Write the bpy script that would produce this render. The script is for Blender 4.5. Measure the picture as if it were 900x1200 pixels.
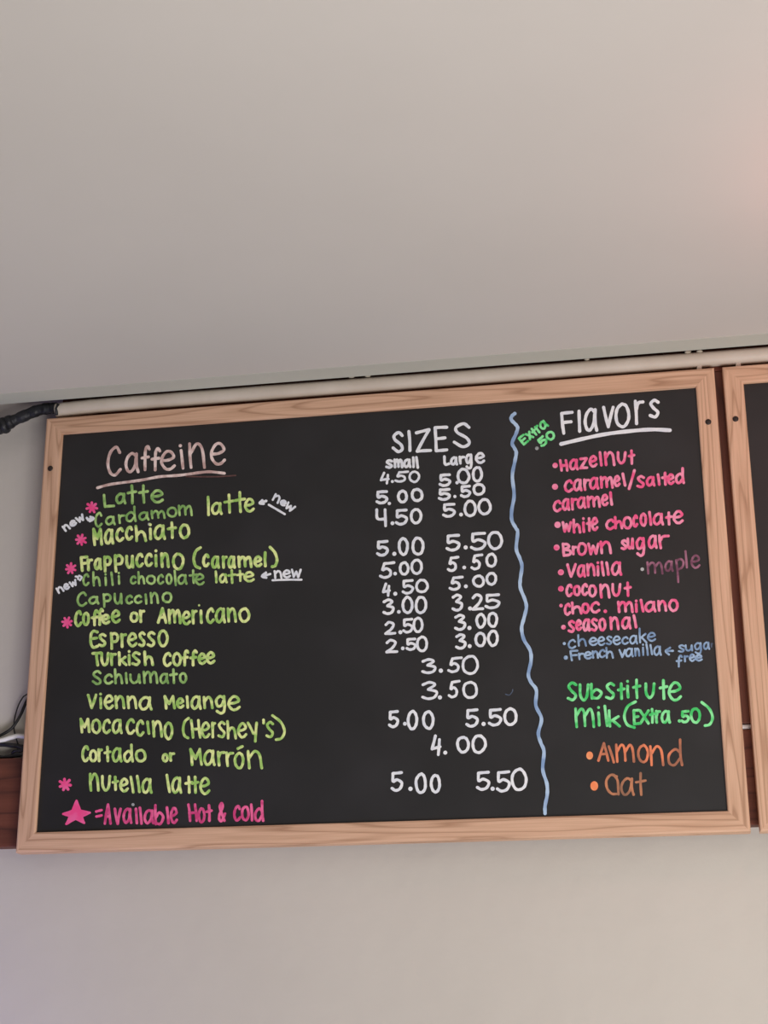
import bpy, bmesh, math, random
from mathutils import Vector, Matrix, Euler

for o in list(bpy.data.objects):
    bpy.data.objects.remove(o)
S = bpy.context.scene
COL = S.collection
random.seed(7)
PI = math.pi

# ------------------------------------------------------------------ camera
ZB = 1.866                      # height of the boards' lower edge above the floor
F = 1870.875                    # focal length in pixels of a 900 x 1200 frame
R3 = Matrix(((0.98412659, -0.00410881, -0.17742031),
             (0.06263424, 0.94343942, 0.32557491),
             (0.16604759, -0.33151951, 0.92872117)))        # board axes -> camera axes
CB = Vector((0.82471244, -0.26582896, 1.94082232))          # camera in board axes (right, up, out)
TOB = Matrix(((1, 0, 0), (0, 0, 1), (0, -1, 0)))            # world -> board axes
CAMW = Vector((CB.x, -CB.z, CB.y + ZB))
cam_data = bpy.data.cameras.new('camera')
cam = bpy.data.objects.new('camera', cam_data)
COL.objects.link(cam)
cam_data.sensor_fit = 'VERTICAL'
cam_data.sensor_height = 36.0
cam_data.lens = F * 36.0 / 1200.0
cam_data.clip_start = 0.02
RW = (R3 @ TOB).transposed()
cam.matrix_world = Matrix.Translation(CAMW) @ RW.to_4x4()
S.camera = cam


def at(x, y, Y=0.0):
    """photo pixel -> point on the vertical plane at depth Y"""
    d = RW @ Vector(((x - 450.0) / F, -(y - 600.0) / F, -1.0))
    s = (Y - CAMW.y) / d.y
    return CAMW + d * s


# ------------------------------------------------------------------ light
W = bpy.data.worlds.new('world')
S.world = W
W.use_nodes = True
W.node_tree.nodes['Background'].inputs[0].default_value = (0.85, 0.85, 0.88, 1)
W.node_tree.nodes['Background'].inputs[1].default_value = 0.03
S.view_settings.view_transform = 'Standard'
S.view_settings.look = 'None'
S.view_settings.exposure = 0.06
S.view_settings.gamma = 1.0
S.view_settings.use_curve_mapping = False


def area(name, loc, target, size, power, col, sy=None):
    d = bpy.data.lights.new(name, 'AREA')
    d.energy = power
    d.color = col
    d.size = size
    if sy:
        d.shape = 'RECTANGLE'
        d.size_y = sy
    o = bpy.data.objects.new(name, d)
    COL.objects.link(o)
    o.location = loc
    o.rotation_euler = (Vector(target) - Vector(loc)).to_track_quat('-Z', 'Y').to_euler()
    return o


def point(name, loc, power, col, r=0.1):
    d = bpy.data.lights.new(name, 'POINT')
    d.energy = power
    d.color = col
    d.shadow_soft_size = r
    o = bpy.data.objects.new(name, d)
    COL.objects.link(o)
    o.location = loc
    return o


area('low_fill', (1.55, -2.05, 0.4), (1.15, -0.95, 2.4), 1.5, 48.5, (1.0, 0.972, 0.978), 1.0)  # added fill from below, brightens ceiling and wall; no fitting stands there
area('right_fill', (2.2, -1.1, 0.5), (1.4, 0.0, 1.6), 1.0, 8.5, (1.0, 0.99, 0.86), 1.0)  # added low fill from the right, not a fixture of the room
point('warm_fill', (1.7, -1.7, 1.9), 8.0, (1.0, 0.96, 0.84), 0.15)  # added warm point fill, no actual lamp hangs here
point('pink_lamp', (1.17, -0.43, 2.395), 1.0, (1.0, 0.26, 0.22), 0.05)
area('violet_side_light', (-0.40, -0.34, 1.44), (-0.12, 0.04, 1.66), 0.2, 1.1, (0.36, 0.30, 1.0), 0.2)  # unseen violet source off the left side, tints the lower wall


# ------------------------------------------------------------------ helpers
def link(o, parent=None):
    COL.objects.link(o)
    if parent is not None:
        o.parent = parent
    return o


def obj(name, bm, mat, parent=None, smooth=False):
    me = bpy.data.meshes.new(name)
    bmesh.ops.recalc_face_normals(bm, faces=bm.faces) if smooth != 'keep' else None
    bm.to_mesh(me)
    bm.free()
    if smooth is True:
        for p in me.polygons:
            p.use_smooth = True
    me.materials.append(mat)
    o = bpy.data.objects.new(name, me)
    return link(o, parent)


def empty(name, loc):
    o = bpy.data.objects.new(name, None)
    o.location = loc
    o.empty_display_size = 0.05
    return link(o)


def tag(o, label=None, cat=None, group=None, kind=None):
    if label:
        o['label'] = label
    if cat:
        o['category'] = cat
    if group:
        o['group'] = group
    if kind:
        o['kind'] = kind
    return o


def add_box(bm, x0, x1, y0, y1, z0, z1, bev=0.0):
    vs = [bm.verts.new((x, y, z)) for x in (x0, x1) for y in (y0, y1) for z in (z0, z1)]
    q = [(0, 1, 3, 2), (4, 6, 7, 5), (0, 4, 5, 1), (2, 3, 7, 6), (0, 2, 6, 4), (1, 5, 7, 3)]
    fs = [bm.faces.new([vs[i] for i in f]) for f in q]
    if bev:
        es = list({e for f in fs for e in f.edges})
        bmesh.ops.bevel(bm, geom=es, offset=bev, segments=2, affect='EDGES', profile=0.5)


def cr(pts, n=6, closed=False):
    """Catmull-Rom through the points (any dimension)"""
    P = [Vector(p) for p in pts]
    if len(P) < 3:
        return P
    out = []
    N = len(P)
    rng = N if closed else N - 1
    for i in range(rng):
        p1, p2 = P[i], P[(i + 1) % N]
        if closed:
            p0, p3 = P[(i - 1) % N], P[(i + 2) % N]
        else:
            p0 = P[i - 1] if i else p1 * 2 - p2
            p3 = P[i + 2] if i + 2 < N else p2 * 2 - p1
        for k in range(n):
            t = k / n
            out.append(0.5 * ((2 * p1) + (p2 - p0) * t + (2 * p0 - 5 * p1 + 4 * p2 - p3) * t * t
                              + (3 * p1 - p0 - 3 * p2 + p3) * t ** 3))
    out.append(P[0].copy() if closed else P[-1])
    return out


def add_tube(bm, pts, rad, seg=10, cap=True):
    P = [Vector(p) for p in pts]
    rings = []
    nrm = None
    for i, p in enumerate(P):
        a = P[max(i - 1, 0)]
        b = P[min(i + 1, len(P) - 1)]
        t = (b - a).normalized()
        if nrm is None:
            nrm = t.orthogonal().normalized()
        nrm = (nrm - t * nrm.dot(t)).normalized()
        bn = t.cross(nrm)
        r = rad(i / (len(P) - 1)) if callable(rad) else rad
        rings.append([bm.verts.new(p + (nrm * math.cos(2 * PI * k / seg) + bn * math.sin(2 * PI * k / seg))
                                   * (r if not isinstance(r, tuple) else r[k % len(r)])) for k in range(seg)])
    for A, B in zip(rings, rings[1:]):
        for k in range(seg):
            bm.faces.new((A[k], A[(k + 1) % seg], B[(k + 1) % seg], B[k]))
    if cap:
        bm.faces.new(rings[0][::-1])
        bm.faces.new(rings[-1])


# ------------------------------------------------------------------ materials
def lin(c):
    return tuple((v / 255 / 12.92) if v / 255 <= 0.04045 else ((v / 255 + 0.055) / 1.055) ** 2.4 for v in c) + (1.0,)


def new_mat(name):
    m = bpy.data.materials.new(name)
    m.use_nodes = True
    nt = m.node_tree
    return m, nt, nt.nodes['Principled BSDF']


def nd(nt, kind, **kw):
    n = nt.nodes.new(kind)
    for k, v in kw.items():
        setattr(n, k, v)
    return n


def noise_mat(name, c0, c1, scale=8.0, rough=0.7, bump=0.0, bscale=60.0, detail=4.0, lo=0.35, hi=0.65, spec=0.5, bdist=0.002):
    m, nt, b = new_mat(name)
    tc = nd(nt, 'ShaderNodeTexCoord')
    n = nd(nt, 'ShaderNodeTexNoise')
    n.inputs['Scale'].default_value = scale
    n.inputs['Detail'].default_value = detail
    nt.links.new(tc.outputs['Object'], n.inputs['Vector'])
    r = nd(nt, 'ShaderNodeValToRGB')
    r.color_ramp.elements[0].position = lo
    r.color_ramp.elements[0].color = lin(c0)
    r.color_ramp.elements[1].position = hi
    r.color_ramp.elements[1].color = lin(c1)
    nt.links.new(n.outputs['Fac'], r.inputs['Fac'])
    nt.links.new(r.outputs['Color'], b.inputs['Base Color'])
    b.inputs['Roughness'].default_value = rough
    b.inputs['Specular IOR Level'].default_value = spec
    if bump:
        n2 = nd(nt, 'ShaderNodeTexNoise')
        n2.inputs['Scale'].default_value = bscale
        n2.inputs['Detail'].default_value = 5.0
        nt.links.new(tc.outputs['Object'], n2.inputs['Vector'])
        bp = nd(nt, 'ShaderNodeBump')
        bp.inputs['Strength'].default_value = bump
        bp.inputs['Distance'].default_value = bdist
        nt.links.new(n2.outputs['Fac'], bp.inputs['Height'])
        nt.links.new(bp.outputs['Normal'], b.inputs['Normal'])
    return m


def wood_mat(name, light, mid, dark, axis, rough=0.55, ring=11.0, spec=0.4):
    """grain runs along axis ('x' or 'z')"""
    m, nt, b = new_mat(name)
    L = nt.links
    tc = nd(nt, 'ShaderNodeTexCoord')
    oi = nd(nt, 'ShaderNodeObjectInfo')
    addv = nd(nt, 'ShaderNodeVectorMath', operation='ADD')
    sc = nd(nt, 'ShaderNodeVectorMath', operation='SCALE')
    sc.inputs[0].default_value = (3.1, 1.7, 2.3)
    L.new(oi.outputs['Random'], sc.inputs['Scale'])
    L.new(tc.outputs['Object'], addv.inputs[0])
    L.new(sc.outputs['Vector'], addv.inputs[1])

    def mapped(along, across):
        mp = nd(nt, 'ShaderNodeMapping')
        mp.inputs['Scale'].default_value = (along, across, across) if axis == 'x' else (across, across, along)
        L.new(addv.outputs['Vector'], mp.inputs['Vector'])
        return mp
    # long slow warp of the rings, so that the figure arches along the rail
    n1 = nd(nt, 'ShaderNodeTexNoise')
    n1.inputs['Scale'].default_value = 1.0
    n1.inputs['Detail'].default_value = 2.0
    L.new(mapped(1.5, 26.0).outputs['Vector'], n1.inputs['Vector'])
    mul = nd(nt, 'ShaderNodeMath', operation='MULTIPLY')
    mul.inputs[1].default_value = ring
    L.new(n1.outputs['Fac'], mul.inputs[0])
    fr = nd(nt, 'ShaderNodeMath', operation='FRACT')
    L.new(mul.outputs[0], fr.inputs[0])
    n2 = nd(nt, 'ShaderNodeTexNoise')
    n2.inputs['Scale'].default_value = 1.0
    n2.inputs['Detail'].default_value = 5.0
    L.new(mapped(12.0, 520.0).outputs['Vector'], n2.inputs['Vector'])
    r1 = nd(nt, 'ShaderNodeValToRGB')
    e = r1.color_ramp.elements
    e[0].position, e[0].color = 0.0, lin(mid)
    e[1].position, e[1].color = 1.0, lin(mid)
    x = e.new(0.35)
    x.color = lin(light)
    x = e.new(0.72)
    x.color = lin(light)
    x = e.new(0.93)
    x.color = lin(dark)
    L.new(fr.outputs[0], r1.inputs['Fac'])
    r2 = nd(nt, 'ShaderNodeValToRGB')
    r2.color_ramp.elements[0].position = 0.30
    r2.color_ramp.elements[0].color = (0.86, 0.83, 0.80, 1)
    r2.color_ramp.elements[1].position = 0.62
    r2.color_ramp.elements[1].color = (1, 1, 1, 1)
    L.new(n2.outputs['Fac'], r2.inputs['Fac'])
    mx = nd(nt, 'ShaderNodeMix', data_type='RGBA', blend_type='MULTIPLY')
    mx.inputs['Factor'].default_value = 1.0
    L.new(r1.outputs['Color'], mx.inputs['A'])
    L.new(r2.outputs['Color'], mx.inputs['B'])
    L.new(mx.outputs['Result'], b.inputs['Base Color'])
    b.inputs['Roughness'].default_value = rough
    b.inputs['Specular IOR Level'].default_value = spec
    bp = nd(nt, 'ShaderNodeBump')
    bp.inputs['Strength'].default_value = 0.15
    bp.inputs['Distance'].default_value = 0.0006
    L.new(n2.outputs['Fac'], bp.inputs['Height'])
    L.new(bp.outputs['Normal'], b.inputs['Normal'])
    return m


M_wall = noise_mat('painted_wall', (205, 199, 190), (210, 204, 195), 3.0, 0.8, 0.5, 24.0, bdist=0.003)
M_ceil = noise_mat('painted_ceiling', (204, 199, 193), (209, 204, 198), 2.0, 0.85, 0.12, 90.0, bdist=0.001)
M_strip = noise_mat('grey_green_strip', (190, 191, 181), (195, 196, 186), 5.0, 0.85, 0.3, 60.0)
M_floor = noise_mat('floor_tile', (128, 118, 108), (142, 132, 120), 4.0, 0.6)
M_woodx = wood_mat('pale_oak_across', (225, 184, 155), (213, 172, 143), (187, 146, 118), 'x')
M_woodz = wood_mat('pale_oak_upright', (225, 184, 155), (213, 172, 143), (187, 146, 118), 'z')
M_brownx = wood_mat('stained_brown_across', (116, 66, 50), (104, 58, 44), (82, 46, 36), 'x', 0.6, 4.0)
M_brownz = wood_mat('stained_brown_upright', (122, 74, 60), (110, 66, 54), (84, 52, 44), 'z', 0.6, 4.0)
M_pipe = noise_mat('white_painted_pipe', (196, 184, 170), (206, 196, 183), 14.0, 0.55, 0.2, 60.0)
M_tape = noise_mat('black_tape', (16, 17, 21), (34, 36, 42), 60.0, 0.5, 0.6, 120.0, bdist=0.003)
M_cable = noise_mat('black_cable_sheath', (18, 17, 18), (30, 28, 30), 40.0, 0.45)
M_white = noise_mat('white_cable_sheath', (232, 230, 228), (244, 242, 240), 30.0, 0.45)
M_hole = noise_mat('dark_screw', (30, 20, 18), (46, 32, 28), 200.0, 0.5)
M_caulk = noise_mat('plaster_dab', (150, 143, 128), (176, 168, 152), 60.0, 0.8)


def board_mat():
    m, nt, b = new_mat('black_writing_surface')
    L = nt.links
    tc = nd(nt, 'ShaderNodeTexCoord')
    n = nd(nt, 'ShaderNodeTexNoise')
    n.inputs['Scale'].default_value = 7.0
    n.inputs['Detail'].default_value = 6.0
    L.new(tc.outputs['Object'], n.inputs['Vector'])
    r = nd(nt, 'ShaderNodeValToRGB')
    e = r.color_ramp.elements
    e[0].position, e[0].color = 0.45, lin((14, 14, 17))
    e[1].position, e[1].color = 0.78, lin((32, 31, 35))
    L.new(n.outputs['Fac'], r.inputs['Fac'])
    L.new(r.outputs['Color'], b.inputs['Base Color'])
    b.inputs['Roughness'].default_value = 0.55
    b.inputs['Specular IOR Level'].default_value = 0.72
    return m


M_board = board_mat()


def ink(name, c0, c1, scale=90.0, lo=0.38, hi=0.6):
    return noise_mat('marker_' + name, c0, c1, scale, 0.7, detail=2.0, lo=lo, hi=hi, spec=0.2)


INK = {
    'green': ink('lime', (166, 212, 110), (244, 255, 172)),
    'dull': ink('leaf_green', (138, 184, 104), (190, 228, 142)),
    'white': ink('white', (234, 239, 248), (248, 251, 255)),
    'blush': ink('blush', (206, 172, 166), (250, 228, 222)),
    'rust': ink('faded_rust', (92, 66, 64), (120, 90, 86)),
    'pink': ink('pink', (250, 98, 150), (255, 160, 192)),
    'rose': ink('rose', (214, 70, 130), (255, 116, 170)),
    'hot': ink('hot_pink', (255, 84, 150), (255, 108, 168)),
    'mauve': ink('faded_mauve', (120, 76, 98), (170, 116, 140)),
    'blue': ink('sky_blue', (124, 154, 192), (168, 196, 226)),
    'dimblue': ink('faded_blue', (80, 92, 112), (102, 116, 138)),
    'lineblue': ink('line_blue', (140, 170, 212), (190, 216, 244), 40.0),
    'mint': ink('bright_green', (74, 212, 112), (150, 250, 172)),
    'orange': ink('orange', (255, 146, 96), (255, 172, 122)),
    'copper': ink('copper', (172, 114, 90), (246, 144, 104), 40.0),
    'bronze': ink('bronze', (146, 108, 88), (206, 138, 102), 40.0),
    'grey': ink('grey', (150, 154, 156), (190, 194, 196)),
}

# ------------------------------------------------------------------ room
ZC = ZB + 0.6242                # underside of the ceiling
YW = 0.042                      # face of the wall
X0, X1 = -3.0, 4.4

bm = bmesh.new()
add_box(bm, X0, X1, YW, YW + 0.12, 0.0, ZC + 0.10)
o = tag(obj('wall_back', bm, M_wall), kind='structure')

bm = bmesh.new()                # ceiling with a rebate above the pipe
prof = [(-4.2, 0.0), (-0.0005, 0.0), (-0.0005, 0.020), (YW, 0.020), (YW, 0.09), (-4.2, 0.09)]
a = [bm.verts.new((X0, y, ZC + z)) for y, z in prof]
b_ = [bm.verts.new((X1, y, ZC + z)) for y, z in prof]
bm.faces.new(a)
bm.faces.new(b_[::-1])
for i in range(len(prof)):
    j = (i + 1) % len(prof)
    bm.faces.new((a[i], a[j], b_[j], b_[i]))
o_ceil = tag(obj('ceiling', bm, M_ceil), kind='structure')

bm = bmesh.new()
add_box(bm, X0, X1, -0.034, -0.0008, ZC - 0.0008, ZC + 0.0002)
tag(obj('ceiling_strip_1', bm, M_strip), kind='structure')  # thin strip along the wall edge, slightly darker and greener than the ceiling
for i, (u, v) in enumerate(((412, 441.5), (431, 440.5), (688, 421), (806, 412.6), (820, 411.6))):
    bm = bmesh.new()
    bmesh.ops.create_icosphere(bm, subdivisions=2, radius=0.0022)
    for w_ in bm.verts:
        w_.co *= random.uniform(0.85, 1.15)
    bmesh.ops.scale(bm, vec=(2.2 - 0.3 * (i % 3), 1, 0.8), verts=bm.verts)
    dab = obj('plaster_dab', bm, M_caulk, o_ceil, True)
    dab.location = at(u, v, 0.002)

bm = bmesh.new()
add_box(bm, X0, X1, -4.2, YW + 0.12, -0.1, 0.0)
tag(obj('floor', bm, M_floor), kind='structure')

# ------------------------------------------------------------------ brown backing planks
BW, BH, FW, GAP = 0.914, 0.5972, 0.0252, 0.0105


def plank(x0, x1, z0, z1, mat, label):
    bm = bmesh.new()
    cx, cz = (x0 + x1) / 2, (z0 + z1) / 2
    add_box(bm, x0 - cx, x1 - cx, -0.011, 0.011, z0 - cz, z1 - cz, 0.0012)
    o = obj('wood_plank', bm, mat)
    o.location = (cx, 0.031, ZB + cz)
    return tag(o, label, 'plank', 'dark brown planks behind the chalkboards')


plank(-0.9, 2.4, 0.0105, 0.1255, M_brownx, 'long dark brown plank along the bottom edge behind the boards, cables lying on it')
plank(0.014, 2.2, 0.6005, 0.640, M_brownx, 'dark brown plank behind the top edges of the boards, below the white pipe')
plank(0.870, 0.968, 0.1325, 0.6000, M_brownz, 'upright dark brown plank showing in the gap between the two boards')


# ------------------------------------------------------------------ framed boards
def rail(parent, pts, mat):
    """mitred frame rail: front outline in board coordinates, extruded back, edges eased"""
    bm = bmesh.new()
    f = [bm.verts.new((x, 0.0, z)) for x, z in pts]
    k = [bm.verts.new((x, 0.020, z)) for x, z in pts]
    bm.faces.new(f)
    bm.faces.new(k[::-1])
    for i in range(4):
        j = (i + 1) % 4
        bm.faces.new((f[i], k[i], k[j], f[j]))
    bm.edges.ensure_lookup_table()
    es = [e for e in bm.edges if all(abs(v.co.y) < 1e-6 for v in e.verts)
          and {e.verts[0], e.verts[1]} in ({f[0], f[1]}, {f[2], f[3]})]
    bmesh.ops.bevel(bm, geom=es, offset=0.0024, segments=2, affect='EDGES', profile=0.5)
    return obj('frame_rail', bm, mat, parent)


def board(x, label, screws):
    root = empty('chalkboard', (x, 0.0, ZB))
    tag(root, label, 'chalkboard', 'wood framed chalkboards side by side')
    w, h, f = BW, BH, FW
    g = 0.0002
    rail(root, [(0, h), (w, h), (w - f, h - f), (f, h - f)], M_woodx)
    rail(root, [(f, f), (w - f, f), (w, 0), (0, 0)], M_woodx)
    rail(root, [(0, 0), (0, h), (f, h - f), (f, f)], M_woodz)
    rail(root, [(w - f, f), (w - f, h - f), (w, h), (w, 0)], M_woodz)
    bm = bmesh.new()
    add_box(bm, f, w - f, 0.0045, 0.012, f, h - f)
    panel = obj('writing_panel', bm, M_board, root)
    for sx, sz in screws:
        bm = bmesh.new()
        bmesh.ops.create_uvsphere(bm, u_segments=14, v_segments=8, radius=0.0039)
        bmesh.ops.scale(bm, vec=(1, 0.35, 1), verts=bm.verts)
        s = obj('screw', bm, M_hole, root, True)
        s.location = (sx, -0.0003, sz)
        s['label'] = 'dark screw head'
    return root, panel


def loc(x, y, Y=0.0):
    p = at(x, y, Y)
    return p.x, p.z - ZB


s1, s2 = loc(59, 549), loc(830, 494.5)
main, panel = board(0.0, 'large wood framed chalkboard menu covered in colourful coffee names and prices', [s1, s2])
s3 = loc(862, 491)
other, panel2 = board(BW + GAP, 'blank wood framed chalkboard cut off at the right edge of the photo', [(s3[0] - BW - GAP, s3[1])])

# ------------------------------------------------------------------ lettering
YP = 0.0045                     # face of the writing panel
E = 'ell'
G = {
    'a': [[(.84, .86), (.5, 1), (.14, .78), (0, .4), (.16, .06), (.42, .02), (.72, .3), (.84, .8)], [(.86, .98), (.86, .4), (1, 0)]],
    'b': [[(0, 1), (.06, 0)], [(.05, .35), (.5, .62), (1, .38), (.65, .02), (.08, .05)]],
    'c': [[(.95, .8), (.68, 1), (.22, .82), (0, .42), (.2, .08), (.58, 0), (1, .2)]],
    'd': [[(.85, .5), (.5, .62), (.06, .4), (.08, .08), (.45, 0), (.85, .26)], [(.86, 1), (.88, .4), (1, 0)]],
    'e': [[(.06, .48), (.55, .52), (.95, .7), (.7, .98), (.35, .96), (.04, .62), (.04, .3), (.35, .02), (.7, .02), (1, .2)]],
    'f': [[(1, .88), (.78, 1), (.5, .86), (.42, .5), (.42, 0)], [(0, .5), (.9, .55)]],
    'g': [[(.85, .9), (.45, 1), (.04, .76), (.2, .42), (.6, .46), (.85, .75)], [(.88, 1), (.96, .45), (.85, .08), (.5, 0), (.12, .12)]],
    'h': [[(0, 1), (.08, 0)], [(.07, .35), (.45, .62), (.82, .5), (1, 0)]],
    'i': [[(.4, .7), (.6, 0)], [(.4, 1), (.42, .985)]],
    'j': [[(0, 1), (1, 0)]],
    'k': [[(0, 1), (.08, 0)], [(.88, .62), (.1, .3)], [(.3, .38), (1, 0)]],
    'l': [[(0, 1), (1, 0)]],
    'm': [[(0, 1), (.06, 0)], [(.05, .6), (.28, .98), (.46, .8), (.52, .06)], [(.52, .6), (.76, .98), (.92, .75), (1, 0)]],
    'n': [[(0, 1), (.1, 0)], [(.08, .6), (.48, 1), (.84, .78), (1, 0)]],
    'o': [['o']],
    'p': [[(0, 1), (.1, 0)], [(.02, .88), (.5, 1), (.96, .82), (.8, .5), (.08, .44)]],
    'q': [[(0, 1), (1, 0)]],
    'r': [[(0, 1), (.16, 0)], [(.1, .6), (.4, .92), (1, .97)]],
    's': [[(.95, .88), (.5, 1), (.08, .8), (.4, .54), (.92, .28), (.6, .01), (0, .1)]],
    't': [[(.48, 1), (.56, 0)], [(0, .58), (1, .66)]],
    'u': [[(0, 1), (.06, .3), (.4, 0), (.8, .3), (.92, 1)], [(.92, 1), (1, .02)]],
    'U': [[(0, 1), (.04, .35), (.42, 0), (.84, .25), (1, 1)]],
    'v': [[(0, 1), (.5, 0)], [(.5, 0), (1, 1)]],
    'w': [[(0, 1), (.2, .05)], [(.2, .05), (.5, .75)], [(.5, .75), (.72, .02)], [(.72, .02), (1, 1)]],
    'W': [[(0, 1), (.24, 0)], [(.24, 0), (.46, .8)], [(.46, .8), (.76, .05)], [(.76, .05), (1, 1)]],
    'x': [[(0, 1), (1, 0)], [(1, 1), (.05, 0)]],
    'y': [[(0, 1), (.6, .42)], [(.95, 1), (.85, .45), (.8, 0)]],
    'z': [[(0, .95), (.95, 1)], [(.95, 1), (0, .02)], [(0, .02), (1, .06)]],
    'A': [[(0, 0), (.55, 1)], [(.55, 1), (1, 0)], [(.2, .36), (.84, .4)]],
    'B': [[(0, 1), (.12, 0)], [(.02, .98), (.6, .95), (.75, .72), (.1, .52)], [(.1, .52), (.9, .42), (.9, .1), (.12, 0)]],
    'E': [[(0, .98), (.1, .02)], [(0, .98), (1, 1)], [(.06, .52), (.85, .56)], [(.1, .02), (1, .06)]],
    'Q': [[(.95, .95), (.4, 1), (.04, .78), (.02, .25), (.4, .0), (1, .08)], [(.06, .52), (.85, .58)]],
    'F': [[(0, .95), (.2, 0)], [(0, .95), (1, 1)], [(.08, .5), (.9, .55)]],
    'H': [[(0, 1), (.2, 0)], [(.8, 1), (1, 0)], [(.1, .48), (.9, .5)]],
    'I': [[(.2, 1), (.8, 0)]],
    'L': [[(0, 1), (.1, .04)], [(.1, .04), (1, .1)]],
    'J': [[(0, 1), (.06, .25), (.3, .02), (1, .12)]],
    'M': [[(0, 1), (.14, 0)], [(.02, .98), (.45, .38)], [(.45, .38), (.84, 1)], [(.84, 1), (1, .02)]],
    'O': [[(.85, .92), (.4, 1), (.04, .72), (.1, .3), (.45, .04), (.85, .02)], [(.62, 1), (.92, .7), (1, 0)]],
    'S': [[(.95, .84), (.6, 1), (.12, .84), (.2, .62), (.8, .38), (.96, .14), (.55, 0), (0, .2)]],
    'T': [[(0, .95), (1, 1)], [(.46, .95), (.6, 0)]],
    'V': [[(0, .98), (.45, 0)], [(.45, 0), (1, 1)]],
    'Z': [[(0, .85), (.9, 1)], [(.9, 1), (.06, .0)], [(.06, 0), (1, .04)]],
    '0': [['o']],
    '2': [[(.05, .78), (.4, 1), (.85, .82), (.6, .4), (.02, .02)], [(.02, .02), (1, .06)]],
    '3': [[(.02, .85), (.5, 1), (.88, .86), (.4, .56)], [(.4, .56), (1, .42), (.85, .1), (.4, 0), (0, .1)]],
    '4': [[(.42, 1), (0, .3)], [(0, .3), (1, .42)], [(.92, .8), (.78, 0)]],
    '7': [[(.02, 1), (.1, .45), (.9, .42)], [(.9, 1), (.96, 0)]],
    '5': [[(.1, .95), (.95, 1)], [(.1, .95), (.12, .5), (.5, .6), (.98, .42), (.8, .1), (.35, 0), (0, .12)]],
    '.': [['dot']],
    '(': [[(1, 1), (.3, .82), (0, .45), (.25, .12), (.9, 0)]],
    ')': [[(0, 1), (.7, .72), (1, .35), (.75, .06), (.3, 0)]],
    '/': [[(.9, 1), (0, 0)]],
    "'": [[(.3, 1), (.6, 0)]],
    '&': [[(.9, .0), (.3, .6), (.2, .85), (.5, 1), (.6, .75), (.1, .3), (.15, .04), (.5, 0), (1, .4)]],
}
G['C'] = G['c']
G['9'] = [[(.3, .93), (1, 1)], [(.3, .93), (.17, .5), (.45, .6), (.74, .42), (.68, .12), (.3, 0), (0, .1)]]
ZSTEP = [0]


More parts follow.
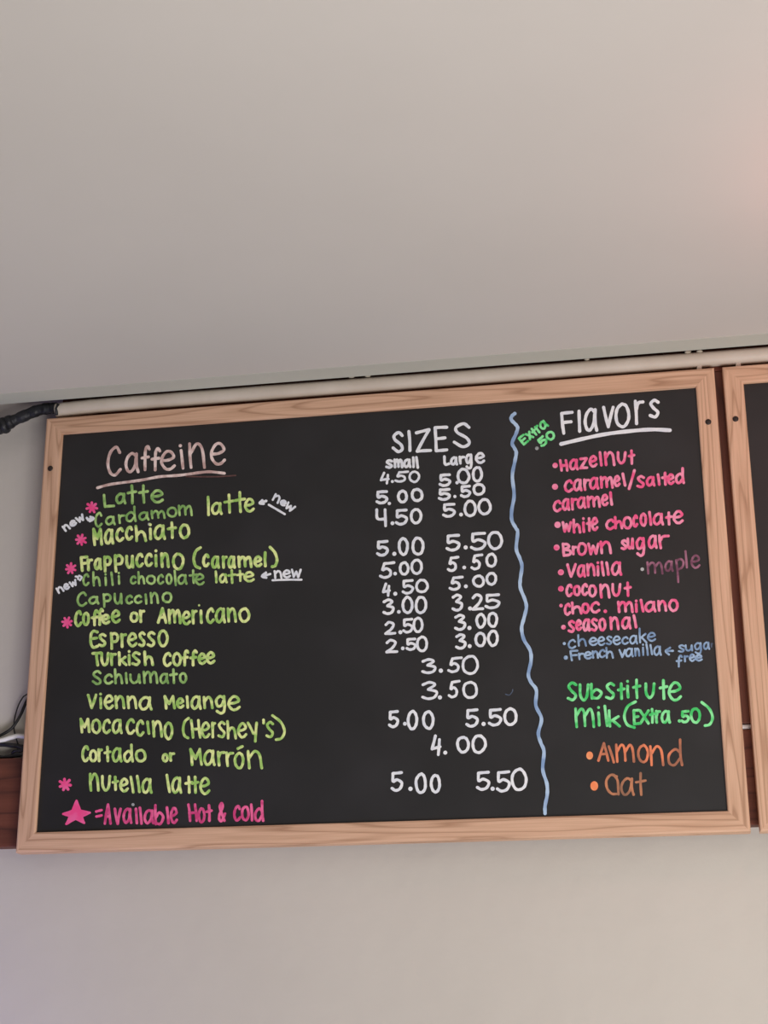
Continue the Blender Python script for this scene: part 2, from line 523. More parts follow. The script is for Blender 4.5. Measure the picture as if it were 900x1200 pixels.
class Pen:
    """strokes of marker on the board: flat ribbons laid out in photo pixels of the panel plane"""
    def __init__(self, width):
        self.bm = bmesh.new()
        self.w = width

    def _v(self, p, lift):
        q = at(p.x, p.y, YP - lift)
        return self.bm.verts.new((q.x, q.y, q.z - ZB))

    def stroke(self, pts, w=None, smooth=True, n=5):
        w = (w or self.w) * 0.5
        P = cr([Vector(p) for p in pts], n) if smooth and len(pts) > 2 else [Vector(p) for p in pts]
        if len(P) == 2 and (P[0] - P[1]).length > 3:
            a, b = P
            mid = (a + b) / 2 + Vector((b - a).orthogonal()).normalized() * (b - a).length * random.uniform(-.02, .02)
            P = cr([a, mid, b], 3)
        Q = [P[0]]
        for p in P[1:]:
            if (p - Q[-1]).length > 0.12:
                Q.append(p)
        P = Q
        ZSTEP[0] = (ZSTEP[0] + 1) % 23
        lift = 0.00025 + ZSTEP[0] * 0.000012
        if len(P) < 2:
            self.disc(P[0], w)
            return
        L, Rr = [], []
        for i, p in enumerate(P):
            t = (P[min(i + 1, len(P) - 1)] - P[max(i - 1, 0)])
            t = t.normalized() if t.length > 1e-6 else Vector((1, 0))
            nn = Vector((-t.y, t.x))
            ww = w * (1 + 0.07 * math.sin(i * 1.3 + ZSTEP[0]))
            L.append(p + nn * ww)
            Rr.append(p - nn * ww)
        t0 = (P[0] - P[1]).normalized()
        t1 = (P[-1] - P[-2]).normalized()

        def capp(c, t, flip):
            nn = Vector((-t.y, t.x))
            return [c + nn * math.cos(x) * w + t * math.sin(x) * w for x in [PI * k / 6 for k in range(1, 6)]]
        Lv = [self._v(p, lift + i * 0.000006) for i, p in enumerate(L)]
        Rv = [self._v(p, lift + i * 0.000006) for i, p in enumerate(Rr)]
        for i in range(len(P) - 1):
            self.bm.faces.new((Lv[i], Rv[i], Rv[i + 1], Lv[i + 1]))
        c0 = [self._v(p, lift) for p in capp(P[0], t0, 0)]
        c1 = [self._v(p, lift + len(P) * 0.000006) for p in capp(P[-1], t1, 0)]
        self.bm.faces.new([Rv[0]] + c0 + [Lv[0]])
        self.bm.faces.new([Lv[-1]] + c1 + [Rv[-1]])

    def disc(self, c, r, ry=None):
        ry = ry or r
        ZSTEP[0] = (ZSTEP[0] + 1) % 23
        lift = 0.00025 + ZSTEP[0] * 0.000012
        self.bm.faces.new([self._v(Vector((c[0] + r * math.cos(a), c[1] + ry * math.sin(a))), lift)
                           for a in [2 * PI * k / 14 for k in range(14)]])

    def poly(self, pts):
        ZSTEP[0] = (ZSTEP[0] + 1) % 23
        lift = 0.00025 + ZSTEP[0] * 0.000012
        vs = [self._v(Vector(p), lift) for p in pts]
        n = len(vs)
        c = self._v(sum((Vector(p) for p in pts), Vector((0, 0))) / n, lift)
        for i in range(n):
            self.bm.faces.new((c, vs[i], vs[(i + 1) % n]))

    def glyph(self, ch, box, f):
        """box = ink extents (x0, x1, ytop, ybottom) in crop units, f maps crop units to pixels"""
        x0, x1, y0, y1 = box
        h = self.w * 0.5 * f.s
        if ch == '.':
            c = f((x0 + x1) / 2, (y0 + y1) / 2)
            self.disc(c, max((x1 - x0), (y1 - y0)) * 0.5 / f.s)
            return
        a, b, c, d = x0 + h, x1 - h, y0 + h, y1 - h
        if b < a:
            a = b = (x0 + x1) / 2
        for st in G[ch]:
            if st[0] == 'o':
                ph = random.uniform(1.2, 1.9)
                pts = [((a + b) / 2 + (b - a) / 2 * math.cos(-t - ph), (c + d) / 2 + (d - c) / 2 * math.sin(-t - ph))
                       for t in [2 * PI * k / 9 for k in range(10)]]
                pts = [(x + random.uniform(-.03, .03) * (b - a), y + random.uniform(-.02, .02) * (d - c)) for x, y in pts]
                pts[-1] = (pts[0][0] + (b - a) * .04, pts[0][1])
            elif st[0] == 'dot':
                continue
            else:
                pts = [(a + (b - a) * u, d - (d - c) * v) for u, v in st]
            self.stroke([f(*p) for p in pts])

    def done(self, name, mat, label=None):
        o = obj(name, self.bm, INK[mat], panel, 'keep')
        if label:
            o['label'] = label
        return o


class Frame:
    def __init__(self, ox, oy, s, piv=None, rot=0.0):
        self.o = (ox, oy)
        self.s = s
        self.p = piv
        self.r = math.radians(rot)

    def __call__(self, x, y):
        if self.p:
            c, s = math.cos(self.r), math.sin(self.r)
            x, y = self.p[0] + x * c - y * s, self.p[1] + x * s + y * c
        return Vector((self.o[0] + x / self.s, self.o[1] + y / self.s))


CROP = {'A': (60, 500, 6), 'C': (60, 590, 6), 'E': (60, 680, 6), 'G': (60, 770, 6), 'I': (60, 870, 6),
        'K': (430, 490, 6), 'L': (430, 580, 5), 'M': (430, 660, 5), 'N': (440, 760, 5), 'O': (450, 850, 5),
        'P': (590, 460, 6), 'R': (640, 520, 5), 'S': (640, 590, 7.5), 'T': (730, 590, 7.5), 'U': (640, 650, 7.5),
        'V': (650, 690, 6), 'X': (720, 720, 7.5), 'Y': (650, 780, 4.5), 'Z': (660, 850, 5)}
CROP['B'] = (210, 500, 6)
CROP['D'] = (210, 590, 6)


def frame(k, piv=None, rot=0.0):
    return Frame(*CROP[k], piv, rot)


def write(name, crop, mat, width, text, label=None, piv=None, rot=0.0, extra=None):
    pen = Pen(width * 0.93)
    f = frame(crop, piv, rot)
    for tok in text.split(';'):
        tok = tok.strip()
        if not tok:
            continue
        ch, *n = tok.split()
        pen.glyph(ch, tuple(float(v) for v in n), f)
    if extra:
        extra(pen, f)
    return pen.done(name, mat, label)


def lines(name, crop, mat, width, polys, label=None):
    pen = Pen(width)
    f = frame(crop)
    for p in polys:
        pen.stroke([f(*q) for q in p])
    return pen.done(name, mat, label)


def dots(name, crop, mat, *cs, label=None):
    pen = Pen(3)
    f = frame(crop)
    for c in cs:
        pen.disc(f(c[0], c[1]), c[2] / f.s, (c[3] if len(c) > 3 else c[2]) / f.s)
    return pen.done(name, mat, label)


# --- left column
write('heading_lettering', 'A', 'blush', 3.7,
      'C 388 497 133 350;a 515 622 178 328;f 628 700 128 313;f 698 774 143 315;e 765 877 163 310;j 903 937 157 302;'
      'n 963 1088 110 297;e 1115 1230 108 273', 'pale pink heading reading Caffeine',
      extra=lambda p, f: p.disc(f(908, 134), 2.0))
lines('underline', 'A', 'blush', 3.2, [[(325, 430), (420, 405), (620, 378), (760, 352), (900, 342), (1050, 322), (1120, 317), (1218, 328)]], 'pale pink underline below Caffeine')
lines('underline', 'A', 'rust', 1.8, [[(950, 350), (1100, 352), (1200, 350), (1295, 343)]], 'faded rusty underline below Caffeine')
write('menu_lettering', 'A', 'dull', 3.4, 'L 362 450 472 575;a 450 530 462 547;t 530 605 405 548;t 610 688 405 542;e 697 793 440 540', 'green lettering reading Latte')
write('menu_lettering', 'C', 'dull', 2.9,
      'c 303 362 58 170;a 378 455 85 155;r 468 522 75 145;d 520 602 15 132;a 612 692 55 122;m 698 805 45 110;o 812 888 22 100;m 890 996 8 90',
      'green lettering reading Cardamom')
write('menu_lettering', 'B', 'green', 3.5, 'l 193 216 485 630;a 222 307 528 622;t 310 392 470 612;t 385 470 452 608;e 455 532 500 604', 'green lettering reading latte beside Cardamom')
write('menu_lettering', 'C', 'green', 3.7,
      'M 288 365 170 300;a 370 445 175 290;c 450 515 165 272;c 518 578 155 262;h 585 675 150 272;i 682 714 138 260;a 718 808 145 258;t 812 885 125 250;o 897 978 140 252',
      'green lettering reading Macchiato')
write('menu_lettering', 'C', 'green', 3.7,
      'F 200 262 365 482;r 248 295 385 478;a 298 360 380 470;p 365 428 365 487;p 440 512 355 487;u 520 585 360 460;c 590 652 345 452;c 655 717 345 447;'
      'i 722 752 322 450;n 766 834 342 455;o 850 938 343 470;( 992 1060 300 465;c 1060 1116 350 450;a 1122 1188 365 460;r 1198 1242 365 460;a 1238 1300 365 460;'
      'm 1308 1417 365 455;e 1420 1486 365 450;l 1494 1516 335 450;) 1528 1598 297 455', 'green lettering reading Frappuccino (caramel)')
write('menu_lettering', 'C', 'dull', 2.9,
      'c 218 270 490 582;h 288 350 475 584;i 370 396 490 582;l 415 440 478 580;i 463 490 480 572;c 552 602 505 570;h 605 662 475 570;o 666 737 500 572;'
      'c 743 795 495 572;o 803 854 490 572;l 860 884 465 582;a 885 960 495 572;t 966 1032 462 566;e 1008 1080 490 577', 'green lettering reading Chili chocolate')
write('menu_lettering', 'D', 'green', 3.2, 'l 248 270 470 562;a 278 342 490 562;t 338 402 462 566;t 398 457 465 552;e 450 532 475 555', 'green lettering reading latte beside Chili chocolate')
write('menu_lettering', 'E', 'dull', 3.0,
      'C 177 255 78 187;a 260 340 108 172;p 360 427 90 194;u 438 503 88 172;c 520 577 100 170;c 580 642 100 167;l 655 677 92 172;n 692 759 82 167;o 778 853 80 162',
      'green lettering reading Capuccino')
write('menu_lettering', 'E', 'green', 3.6,
      'C 160 220 208 330;o 216 273 220 322;f 278 337 203 324;f 316 372 193 322;e 350 417 235 312;e 418 490 205 304;o 550 617 218 300;r 616 662 205 302;'
      'A 742 817 188 307;m 818 917 200 310;e 915 984 213 317;r 985 1030 205 312;l 1043 1066 205 307;c 1087 1151 190 307;a 1150 1230 190 304;n 1233 1307 190 299;o 1315 1400 190 300',
      'green lettering reading Coffee or Americano', extra=lambda p, f: p.disc(f(1040, 176), 1.3))
write('menu_lettering', 'E', 'green', 3.6,
      'Q 268 337 348 482;s 328 392 370 472;p 411 480 363 490;r 484 534 370 477;e 533 607 365 472;s 610 667 358 472;s 670 737 356 472;o 746 826 343 472', 'green lettering reading Espresso')
write('menu_lettering', 'E', 'green', 3.6,
      'T 282 360 500 607;U 345 411 503 607;r 411 462 508 604;k 467 537 498 604;i 533 565 490 602;s 563 632 498 604;h 647 724 493 604;c 783 850 503 610;o 850 920 503 607;'
      'f 912 972 485 607;f 970 1032 485 607;e 1028 1092 508 595;e 1085 1156 498 592', 'green lettering reading Turkish coffee')
write('menu_lettering', 'G', 'dull', 3.1,
      'S 285 357 90 198;c 368 437 115 194;h 440 507 78 192;l 517 540 105 190;u 548 632 115 190;m 642 754 95 190;a 760 830 110 190;t 828 892 78 190;o 897 958 105 187', 'green lettering reading Schiumato')
write('menu_lettering', 'G', 'green', 3.5,
      'V 250 325 256 367;i 333 363 250 367;e 368 442 262 370;n 444 522 267 367;n 529 607 269 367;a 613 714 273 377;M 789 877 266 370;e 876 938 283 364;l 945 970 268 364;'
      'a 978 1060 268 372;n 1064 1143 273 367;g 1148 1232 266 404;e 1238 1333 268 380', 'green lettering reading Vienna Melange')
write('menu_lettering', 'G', 'green', 3.5,
      'M 198 277 426 537;o 280 352 433 542;c 357 422 433 542;a 424 504 433 542;c 523 592 428 547;c 593 657 438 560;l 668 697 446 547;n 707 787 443 567;o 790 860 453 584',
      'green lettering naming a mocha drink')
write('menu_lettering', 'G', 'green', 3.4,
      '( 918 976 420 578;H 975 1057 435 574;e 1050 1120 453 572;r 1124 1160 453 572;s 1168 1230 448 572;h 1230 1307 443 580;e 1306 1380 458 572;y 1374 1457 453 602;'
      "' 1482 1505 432 475;s 1506 1570 448 572;) 1546 1650 401 590", 'green bracketed lettering after the mocha drink')
write('menu_lettering', 'I', 'green', 3.5,
      'c 211 270 18 140;o 264 327 48 142;r 324 364 40 140;t 368 424 23 140;a 424 502 33 142;d 504 582 8 142;o 588 670 43 142;o 777 827 73 142;r 827 872 68 137', 'green lettering reading Cortado or')
write('menu_lettering', 'I', 'green', 3.5,
      'M 970 1067 38 167;a 1068 1157 48 167;r 1164 1227 58 170;r 1224 1287 63 174;o 1283 1360 66 190;n 1374 1490 53 190', 'green lettering reading Marron with an accent',
      extra=lambda p, f: p.stroke([f(1312, 44), f(1344, 28)]))
write('menu_lettering', 'I', 'green', 3.5,
      'n 264 342 213 347;U 350 422 228 347;t 424 477 233 342;e 477 547 248 352;l 550 587 233 360;l 595 630 228 357;a 633 714 248 362;l 804 842 220 357;a 843 922 238 362;'
      't 936 1000 233 362;t 983 1042 233 362;e 1040 1120 243 370', 'green lettering on the lowest row of drinks')
write('key_lettering', 'I', 'rose', 3.4,
      'A 368 427 428 580;v 438 497 458 582;a 500 572 458 574;l 586 612 458 577;l 614 644 450 580;a 648 727 468 577;b 723 797 433 584;l 804 834 448 577;e 833 892 453 574;'
      'H 956 1032 428 560;o 1028 1087 453 570;t 1084 1137 433 560;& 1168 1232 418 560;c 1278 1337 438 557;o 1333 1397 443 557;l 1397 1422 428 557;d 1424 1500 403 560',
      'pink lettering reading Available Hot & Cold')
lines('key_lettering', 'I', 'hot', 3.0, [[(316, 486), (354, 476)], [(318, 521), (354, 513)]], 'pink equals sign')
dots('chalk_dot', 'I', 'grey', (575, 437, 11), label='grey dot over the pink lettering')
dots('chalk_dot', 'C', 'grey', (690, 146, 11), label='grey dot over Macchiato')


def asterisk(crop, cx, cy, r, a0=0.0):
    pen = Pen(r / CROP[crop][2] * 0.42)
    f = frame(crop)
    for k in range(7):
        a = a0 + k * 2 * PI / 7
        rr = r * random.uniform(0.74, 0.88)
        pen.stroke([f(cx, cy), f(cx + rr * math.cos(a), cy + rr * math.sin(a))])
    return pen.done('asterisk', 'hot', 'hot pink asterisk')


asterisk('A', 286, 567, 44, .2)
asterisk('C', 209, 256, 43, .5)
asterisk('C', 137, 458, 42, .3)
asterisk('E', 112, 297, 42, .6)
asterisk('I', 98, 297, 49, .1)
pen = Pen(2.6)
f = frame('I')
star = [(178, 410), (203, 478), (272, 494), (215, 522), (232, 566), (172, 536), (106, 574), (132, 520), (84, 503), (150, 480)]
pen.poly([f(*p) for p in star])
for i in range(10):
    pen.stroke([f(*star[i]), f(*star[(i + 1) % 10])])
pen.done('star', 'hot', 'hot pink filled star')

# the "new" marks with their arrows
write('new_mark', 'C', 'white', 2.8, 'n -85 -32 -22 30;e -30 25 -22 26;w 26 92 -26 28', 'white word new before Cardamom', piv=(154, 136), rot=-31)
lines('arrow', 'C', 'white', 3.0, [[(250, 102), (266, 118), (292, 106)], [(276, 94), (298, 106), (272, 124)], [(270, 110), (288, 112)]], 'white arrow before Cardamom')
write('new_mark', 'B', 'white', 2.8, 'n -88 -28 -30 30;e -28 22 -24 24;w 18 90 -30 30', 'white word new after Cardamom', piv=(734, 537), rot=33)
lines('underline', 'B', 'white', 2.6, [[(630, 549), (690, 584), (742, 615)]], 'white underline below new')
lines('arrow', 'B', 'white', 3.0, [[(612, 522), (570, 538)], [(584, 518), (566, 538), (594, 542)]], 'white arrow after Cardamom')
write('new_mark', 'E', 'white', 2.7, 'n -80 -26 -24 26;e -26 20 -26 24;w 22 80 -26 24', 'white word new before Chili', piv=(110, 44), rot=-24)
lines('arrow', 'C', 'white', 2.4, [[(172, 514), (186, 516), (190, 532)], [(196, 508), (214, 518), (202, 540)]], 'white arrow before Chili')
write('new_mark', 'D', 'white', 2.8, 'n 663 727 468 532;e 725 787 463 527;w 785 862 458 527', 'white word new after Chili')
lines('underline', 'D', 'white', 2.4, [[(656, 540), (760, 536), (860, 536)]], 'white underline below new after Chili')
lines('arrow', 'D', 'white', 2.8, [[(640, 496), (582, 512)], [(610, 486), (582, 512), (612, 522)]], 'white arrow after Chili')

# --- sizes and prices
write('heading_lettering', 'K', 'white', 3.9, 'S 173 262 90 247;l 284 313 83 239;Z 336 458 70 244;E 468 572 53 244;S 603 734 28 212', 'white heading reading SIZES')
write('size_lettering', 'K', 'white', 3.4, 's 128 187 288 357;m 185 257 283 354;a 253 314 283 352;l 316 337 268 352;l 338 367 266 357', 'white word small')
write('size_lettering', 'K', 'white', 3.4, 'J 535 587 260 337;a 583 642 268 334;r 643 692 263 327;g 688 745 248 362;e 758 832 238 322', 'white word Large')
PR = [('K', '4 90 160 376 467;. 168 190 435 456;9 192 297 368 454;0 292 374 368 457', 'small 4.50 on the first price row', 3.0),
      ('K', '5 503 594 388 484;. 622 645 442 466;0 630 727 348 467;0 736 817 336 454', 'large 5.00 on the first price row', 3.6),
      ('K', '5 60 152 506 607;. 146 168 588 612;0 210 290 503 600;0 308 399 490 590', 'small 5.00 on the second price row', 3.7),
      ('K', '5 498 592 490 582;. 607 630 540 562;5 653 734 468 562;0 740 832 453 547', 'large 5.50 on the second price row', 3.6),
      ('L', '7 48 120 78 189;. 138 161 156 176;5 163 242 80 180;0 250 324 76 172', 'small 4.50 on the third price row', 3.6),
      ('L', '5 440 522 46 134;. 540 563 104 126;0 566 644 26 130;0 648 732 18 120', 'large 5.00 on the third price row', 3.6),
      ('L', '5 53 130 263 362;. 148 173 334 356;0 180 247 246 357;0 260 337 243 357', 'small 5.00 beside Frappuccino', 3.7),
      ('L', '5 460 550 228 332;. 566 591 296 319;5 603 702 216 327;0 703 797 208 324', 'large 5.50 beside Frappuccino', 3.7),
      ('L', '9 70 167 388 492;. 154 176 450 472;0 186 250 388 472;0 256 327 373 470', 'small 5.00 beside Chili chocolate', 3.5),
      ('L', '9 468 542 356 452;. 559 581 414 436;9 606 682 343 442;0 693 764 338 427', 'large 5.50 beside Chili chocolate', 3.5),
      ('M', '4 88 140 113 197;. 154 178 167 191;5 203 277 93 184;0 283 362 90 177', 'small 4.50 beside Capuccino', 3.4),
      ('M', '9 478 567 73 162;. 568 591 124 147;0 616 692 66 144;0 695 764 50 132', 'large 5.00 beside Capuccino', 3.5),
      ('M', '3 90 162 206 304;. 176 198 274 296;0 203 274 190 300;0 278 354 190 300', 'small 3.00 beside Coffee', 3.6),
      ('M', '3 495 564 178 284;. 592 616 254 276;2 610 687 176 280;5 688 784 176 270', 'large 3.25 beside Coffee', 3.6),
      ('M', '2 100 172 338 422;. 184 208 394 415;5 206 274 320 412;0 266 332 313 410', 'small 2.50 beside Espresso', 3.4),
      ('M', '3 510 582 296 397;. 588 613 368 391;0 635 699 290 384;0 703 770 283 380', 'large 3.00 beside Espresso', 3.6),
      ('M', '2 106 184 443 530;. 199 221 489 509;5 226 292 436 514;0 288 359 423 522', 'small 2.50 beside Turkish coffee', 3.4),
      ('M', '3 516 584 410 507;. 591 613 474 498;0 630 699 400 494;0 703 774 388 490', 'large 3.00 beside Turkish coffee', 3.6),
      ('N', '3 268 357 56 150;. 370 396 118 141;9 420 512 46 144;0 503 607 36 154', 'single price 3.50, upper of two', 3.4),
      ('N', '3 268 366 190 302;. 366 389 274 299;9 423 499 183 292;0 508 602 188 297', 'single price 3.50, lower of two', 3.4),
      ('N', '5 73 140 360 467;. 161 184 429 452;0 183 250 360 480;0 273 347 360 477', 'small 5.00 beside the mocha drink', 3.7),
      ('N', '5 526 607 350 464;. 621 646 431 453;5 658 744 348 457;0 748 832 343 457', 'large 5.50 beside the mocha drink', 3.7),
      ('O', '4 273 337 53 180;. 347 371 149 171;0 423 502 60 167;0 510 602 53 167', 'single price 4.00', 3.7),
      ('O', '5 38 114 268 390;. 142 168 360 384;0 180 252 276 404;0 268 334 283 400', 'small 5.00 on the lowest price row', 3.7),
      ('O', '5 538 624 266 384;. 624 649 360 383;5 655 744 263 394;0 743 840 246 387', 'large 5.50 on the lowest price row', 3.7)]
for crop, txt, lab, w in PR:
    write('price_lettering', crop, 'white', w, txt, 'white price, ' + lab)

# --- dividing line
pen = Pen(4.1)
L1 = [(112, 70), (95, 85), (92, 105), (115, 130), (128, 150), (118, 185), (97, 235), (110, 265), (120, 290), (112, 340), (98, 420), (108, 530),
      (95, 610), (95, 670), (118, 715), (128, 740), (120, 830), (140, 885), (152, 930), (143, 1000), (143, 1050), (168, 1115), (177, 1160)]
L2 = [(115, 70), (102, 125), (115, 190), (150, 250), (155, 310), (140, 385), (155, 430), (185, 475), (182, 560), (214, 635), (196, 715), (210, 770),
      (228, 820), (221, 920), (244, 1000), (246, 1060), (234, 1125), (234, 1168)]
pen.stroke([(580 + x / 4.8, 470 + y / 4.8) for x, y in L1] + [(590 + x / 4.8, 710 + y / 4.8) for x, y in L2], n=6)
pen.done('dividing_line', 'lineblue', 'wavy blue line')

# --- flavours
write('heading_lettering', 'P', 'white', 4.0, 'F 398 494 128 297;l 520 547 120 284;a 563 667 106 277;v 693 782 93 252;o 780 892 70 252;r 916 992 50 230;s 1020 1102 43 184', 'white heading reading Flavors')
lines('underline', 'P', 'white', 4.4, [[(405, 362), (560, 325), (720, 292), (900, 270), (1040, 260), (1170, 265)]], 'white underline below Flavors')
write('extra_lettering', 'P', 'mint', 3.0, 'E -118 -60 -36 38;x -60 -14 -30 34;t -16 24 -36 32;r 22 56 -32 32;a 54 118 -34 30', 'bright green slanted word Extra', piv=(212, 280), rot=-36)
write('extra_lettering', 'P', 'mint', 3.2, '5 -66 0 -36 36;0 0 68 -34 36', 'bright green slanted 50', piv=(301, 323), rot=-37)
dots('chalk_dot', 'P', 'grey', (235, 392, 13), label='grey green point before 50')
FL = [('R', 'Hazelnut', 'H 74 132 90 164;a 133 192 86 157;z 193 247 78 152;e 248 302 66 140;l 307 332 43 134;n 338 407 43 132;U 413 472 43 122;t 478 523 33 124', (53, 127, 16)),
      ('R', 'caramel/salted', 'c 103 160 208 287;a 156 214 203 280;r 216 257 203 277;a 250 312 193 270;m 313 397 188 264;e 393 437 183 254;l 441 471 168 252;/ 478 529 148 272;'
       's 528 582 183 262;a 583 642 188 252;l 647 671 173 247;t 673 722 163 247;e 706 754 173 242;d 753 814 136 237', (52, 252, 18)),
      ('R', 'caramel on the third row', 'c 38 92 328 402;a 90 142 318 394;r 143 184 316 392;a 178 237 308 382;m 236 322 303 377;e 320 367 293 367;l 369 393 278 364', None),
      ('R', 'White chocolate', 'W 90 152 453 522;h 153 207 438 527;i 203 237 430 524;t 232 272 430 517;e 262 307 428 512;c 346 404 438 507;h 396 452 423 502;o 446 507 423 502;c 504 541 413 492;'
       'o 547 592 403 487;l 597 622 393 482;a 623 692 403 480;t 696 742 396 480;e 740 807 388 472', (67, 475, 19)),
      ('S', 'Brown sugar', 'B 136 227 343 470;r 223 272 370 457;o 270 360 338 462;W 360 472 343 457;n 468 580 326 447;s 653 717 313 412;u 706 774 298 407;g 783 874 293 470;a 891 982 273 400;r 983 1087 270 404', (92, 387, 27)),
      ('U', 'Vanilla', 'V 176 270 73 204;a 268 352 83 202;n 350 437 73 192;i 438 472 58 192;l 477 517 53 192;l 519 559 58 187;a 568 670 56 187', (130, 155, 27)),
      ('U', 'coconut', 'c 168 237 253 374;o 236 307 263 367;c 306 372 248 364;o 366 447 260 377;n 466 567 253 387;U 573 662 248 372;t 680 754 236 372', (130, 300, 26)),
      ('V', 'choc. milano', 'c 63 117 98 190;h 113 197 88 182;o 186 247 96 177;c 248 322 86 174;. 343 369 146 170;m 438 557 83 172;i 561 587 75 170;l 597 632 70 167;a 630 717 83 167;n 720 792 78 162;o 798 872 70 164', (45, 118, 13)),
      ('V', 'seasonal', 's 90 147 218 312;e 143 194 213 297;a 193 254 206 302;s 250 307 203 302;o 306 364 203 300;n 383 457 193 292;a 466 542 193 287;l 547 582 178 280', (62, 270, 17))]
for crop, lab, txt, bul in FL:
    write('flavour_lettering', crop, 'pink', 3.5, txt, 'pink lettering reading ' + lab)
    if bul:
        dots('bullet', crop, 'pink', bul, label='pink bullet before ' + lab)
write('flavour_lettering', 'T', 'mauve', 2.8, 'm 205 357 508 625;a 363 447 498 602;l 540 572 410 572;e 593 682 448 574', 'faded mauve lettering reading maple',
      extra=lambda p, f: (p.stroke([f(468, 498), f(480, 600), f(486, 690)]), p.stroke([f(468, 505), f(505, 488), f(532, 515), f(520, 560), f(478, 585)])))
dots('bullet', 'T', 'grey', (170, 578, 16), label='small grey bullet before maple')
write('flavour_lettering', 'V', 'blue', 2.5, 'c 91 152 353 424;h 159 227 318 407;e 238 302 338 402;e 298 357 333 402;s 360 407 328 397;e 406 467 328 397;c 468 522 333 394;a 523 587 323 392;k 590 652 273 384;e 648 714 303 372', 'blue lettering reading cheesecake')
dots('bullet', 'V', 'blue', (68, 385, 11), label='blue bullet before cheesecake')
write('flavour_lettering', 'V', 'blue', 2.6, 'F 104 167 428 510;r 163 207 448 502;e 203 264 438 497;n 260 312 433 492;c 308 360 423 487;h 356 417 408 492;v 448 502 423 487;a 493 557 413 482;n 558 602 413 477;i 610 634 385 472;l 638 662 383 472;l 666 692 388 467;a 693 754 398 472', 'blue lettering reading French vanilla')
dots('bullet', 'V', 'blue', (78, 484, 15), label='blue bullet before French vanilla')
lines('arrow', 'V', 'blue', 2.4, [[(832, 436), (782, 438)], [(812, 414), (780, 438), (804, 462)]], 'blue arrow pointing at French vanilla')
write('flavour_lettering', 'X', 'blue', 2.4, 's 558 622 263 337;u 618 692 263 327;g 698 772 243 352;a 778 842 238 312', 'blue word sugar')
write('flavour_lettering', 'X', 'dimblue', 2.0, 'r 845 868 250 292', 'smudged last letter of sugar')
write('flavour_lettering', 'X', 'blue', 2.6, 'f 538 602 353 467;r 608 652 358 422;e 653 712 343 417;e 706 777 348 414', 'blue word free')
write('substitute_lettering', 'Y', 'mint', 3.6, 's 63 122 83 189;U 126 184 93 190;b 186 254 90 180;s 265 322 86 182;t 328 374 88 182;i 370 402 75 174;t 408 457 68 177;U 473 532 88 177;t 548 600 70 182;e 596 672 83 189', 'bright green lettering reading Substitute')
write('substitute_lettering', 'Y', 'mint', 3.5, 'm 103 214 220 330;i 216 250 213 322;l 257 284 206 324;k 280 350 230 327;( 360 434 183 334;E 410 452 228 317;x 443 502 230 312;t 496 532 223 307;r 528 562 233 307;a 558 614 233 307;'
      '. 649 667 283 301;5 663 714 233 305;0 713 772 220 307;) 768 840 186 324', 'bright green lettering reading milk (Extra .50)')
write('milk_lettering', 'Z', 'copper', 3.2, 'A 199 272 98 214;l 260 304 116 224;m 303 422 106 220;o 433 504 110 224;n 503 594 116 240;d 608 704 76 240', 'orange lettering reading Almond')
dots('bullet', 'Z', 'orange', (155, 177, 20, 24), label='orange bullet before Almond')
write('milk_lettering', 'Z', 'bronze', 3.2, 'O 243 332 283 412;a 333 420 303 414;t 420 489 273 414', 'dull orange lettering reading Oat')
dots('bullet', 'Z', 'orange', (182, 355, 23, 28), label='orange bullet before Oat')
lines('chalk_smudge', 'N', 'dimblue', 1.1, [[(762, 268), (785, 272), (802, 252), (804, 240)]], 'faint grey chalk smudge')

# ------------------------------------------------------------------ white pipe under the ceiling
proot = empty('pipe', (0.0, 0.010, ZB + 0.6148))
tag(proot, 'long white pipe running under the ceiling above both boards', 'pipe')
bm = bmesh.new()
pp = [(0.0105, -0.003), (0.03, -0.0018), (0.07, -0.0004), (0.13, 0.0), (0.3, -0.0002), (0.6, -0.0006), (0.9, -0.001), (1.5, -0.001), (2.3, -0.001)]
pts = cr([Vector((x, 0.0, z)) for x, z in pp], 5)
add_tube(bm, pts, lambda t: 0.0103 + 0.0002 * math.sin(t * 90), 20)
obj('pipe_body', bm, M_pipe, proot, True)
for px in (819.5, 865.5):
    q = at(px, 428, 0.002)
    bm = bmesh.new()
    add_box(bm, -0.0032, 0.0032, -0.0035, 0.0100, -0.0168, -0.0080, 0.0008)
    c = obj('pipe_clip', bm, M_pipe, proot, True)
    c.location = (q.x, 0, 0)

# black taped sleeve leaving the pipe at the upper left corner
sroot = empty('cable_sleeve', (0.0, 0.010, ZB + 0.60))
tag(sroot, 'black taped cable sleeve coming out of the left end of the white pipe', 'cable sleeve')


def sleeve_pts(seq, Y):
    return [at(x, y, Y) - Vector((0.0, 0.010, ZB + 0.60)) for x, y in seq]


bm = bmesh.new()
pts = cr(sleeve_pts([(67, 478.5), (58, 478.5), (46, 480.5), (34, 485), (20, 491), (6, 497), (-14, 505), (-60, 522)], 0.012), 7)
add_tube(bm, pts, lambda t: 0.0081 + 0.0004 * math.sin(t * 41) + 0.0002 * math.sin(t * 97), 14)
obj('sleeve', bm, M_tape, sroot, True)
for (ax, ay, bx, by, r) in ((15, 493, 7, 496.5, 0.0102), (9, 497, 1, 500, 0.0122), (2, 500, -5, 503, 0.0100)):
    bm = bmesh.new()
    pts = sleeve_pts([(ax, ay), ((ax * 2 + bx) / 3, (ay * 2 + by) / 3), ((ax + 2 * bx) / 3, (ay + 2 * by) / 3), (bx, by)], 0.012)
    add_tube(bm, pts, lambda t, r=r: r * (0.86 + 0.14 * math.sin(t * PI)), 14)
    obj('tape_wrap', bm, M_tape, sroot, True)
bm = bmesh.new()
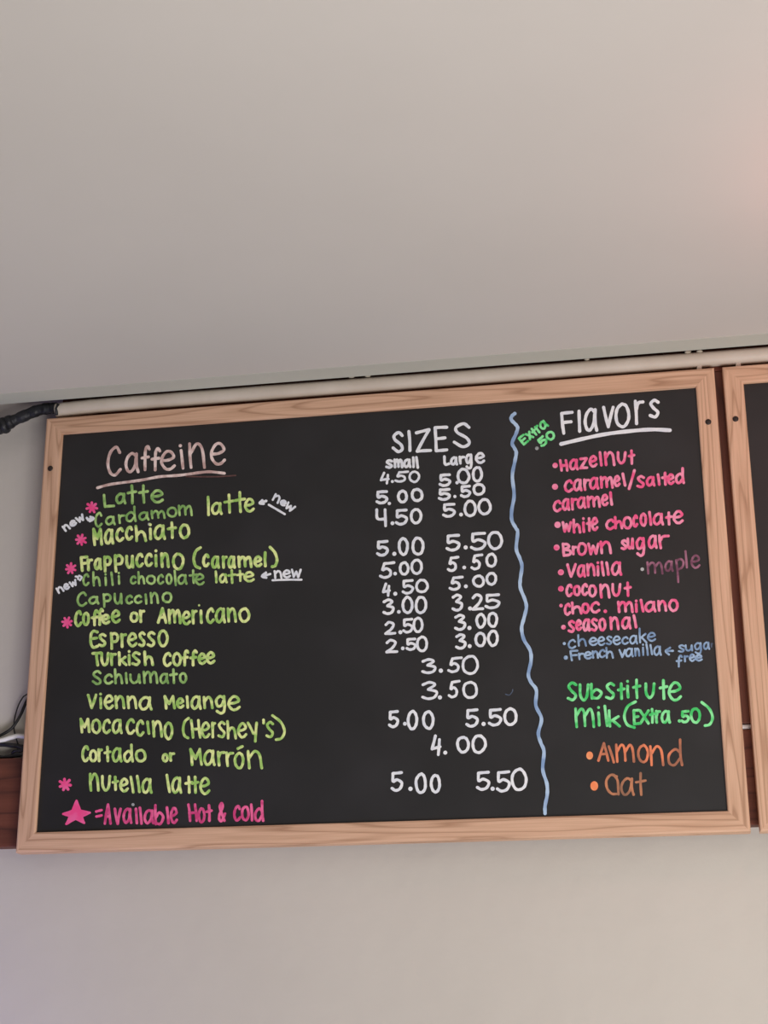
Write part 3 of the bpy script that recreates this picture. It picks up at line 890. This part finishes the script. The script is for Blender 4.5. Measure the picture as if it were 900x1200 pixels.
add_tube(bm, sleeve_pts([(68.5, 473.5), (66, 479), (66.5, 486)], 0.001), 0.0022, 8)
obj('tape_wrap', bm, M_tape, sroot, True)

# ------------------------------------------------------------------ cables on the lower plank
def cable(name, seq, r, mat, label, cat, seg=8):
    pts = [at(x, y, Y) if not isinstance(Y, tuple) else Vector(Y) for x, y, Y in seq]
    o0 = pts[0].copy()
    bm = bmesh.new()
    add_tube(bm, [p - o0 for p in cr(pts, 8)], r, seg)
    o = obj(name, bm, mat, None, True)
    o.location = o0
    return tag(o, label, cat)


zt = ZB + 0.1255
cable('white_cable', [(-90, 890, .020), (-40, 877, .022), (0, 868, .024), (14, 864, .026), (27, 863, .030), (0, 0, (0.04, .026, zt + .0150)), (0, 0, (0.12, .0240, zt + .0045)),
                      (0, 0, (0.5, .0240, zt + .0040)), (0, 0, (0.86, .0238, zt + .0036)), (0, 0, (0.92, .0236, zt + .0036)), (0, 0, (0.98, .0238, zt + .0036)), (0, 0, (1.6, .024, zt + .0036))],
      0.0032, M_white, 'white cable running along the lower plank and behind both boards', 'cable')
cable('black_cable', [(-60, 884, .030), (-20, 870, .030), (0, 862, .030), (14, 853, .030), (24, 838, .030), (31, 822, .030), (44, 800, .032), (70, 790, .034)], 0.0021, M_cable,
      'thick black cable rising from the lower plank to the left edge of the board', 'cable')
cable('black_cable', [(21, 872, .030), (17, 858, .032), (16.5, 846, .032), (20, 831, .032), (25, 820, .032), (31, 814, .032), (50, 806, .034)], 0.0010, M_cable,
      'thin black cable curving in a loop beside the left frame, above the white cable', 'cable')
# heap of coiled black cable on the plank
random.seed(21)
bm = bmesh.new()
c0 = Vector((-0.045, 0.029, zt + 0.0115))
seq = []
for k in range(46):
    a = k * 0.62
    rx = 0.036 + 0.010 * math.sin(k * 1.7)
    seq.append(Vector((rx * math.cos(a) + random.uniform(-.004, .004), 0.0045 * math.sin(k * 2.3), 0.0078 * math.sin(a) + random.uniform(-.0012, .0012))))
add_tube(bm, cr(seq, 5), 0.0021, 7)
coil = obj('cable_coil', bm, M_cable, None, True)
coil.location = c0
tag(coil, 'tangled coil of black cable heaped on the lower plank at the left edge', 'cable coil')
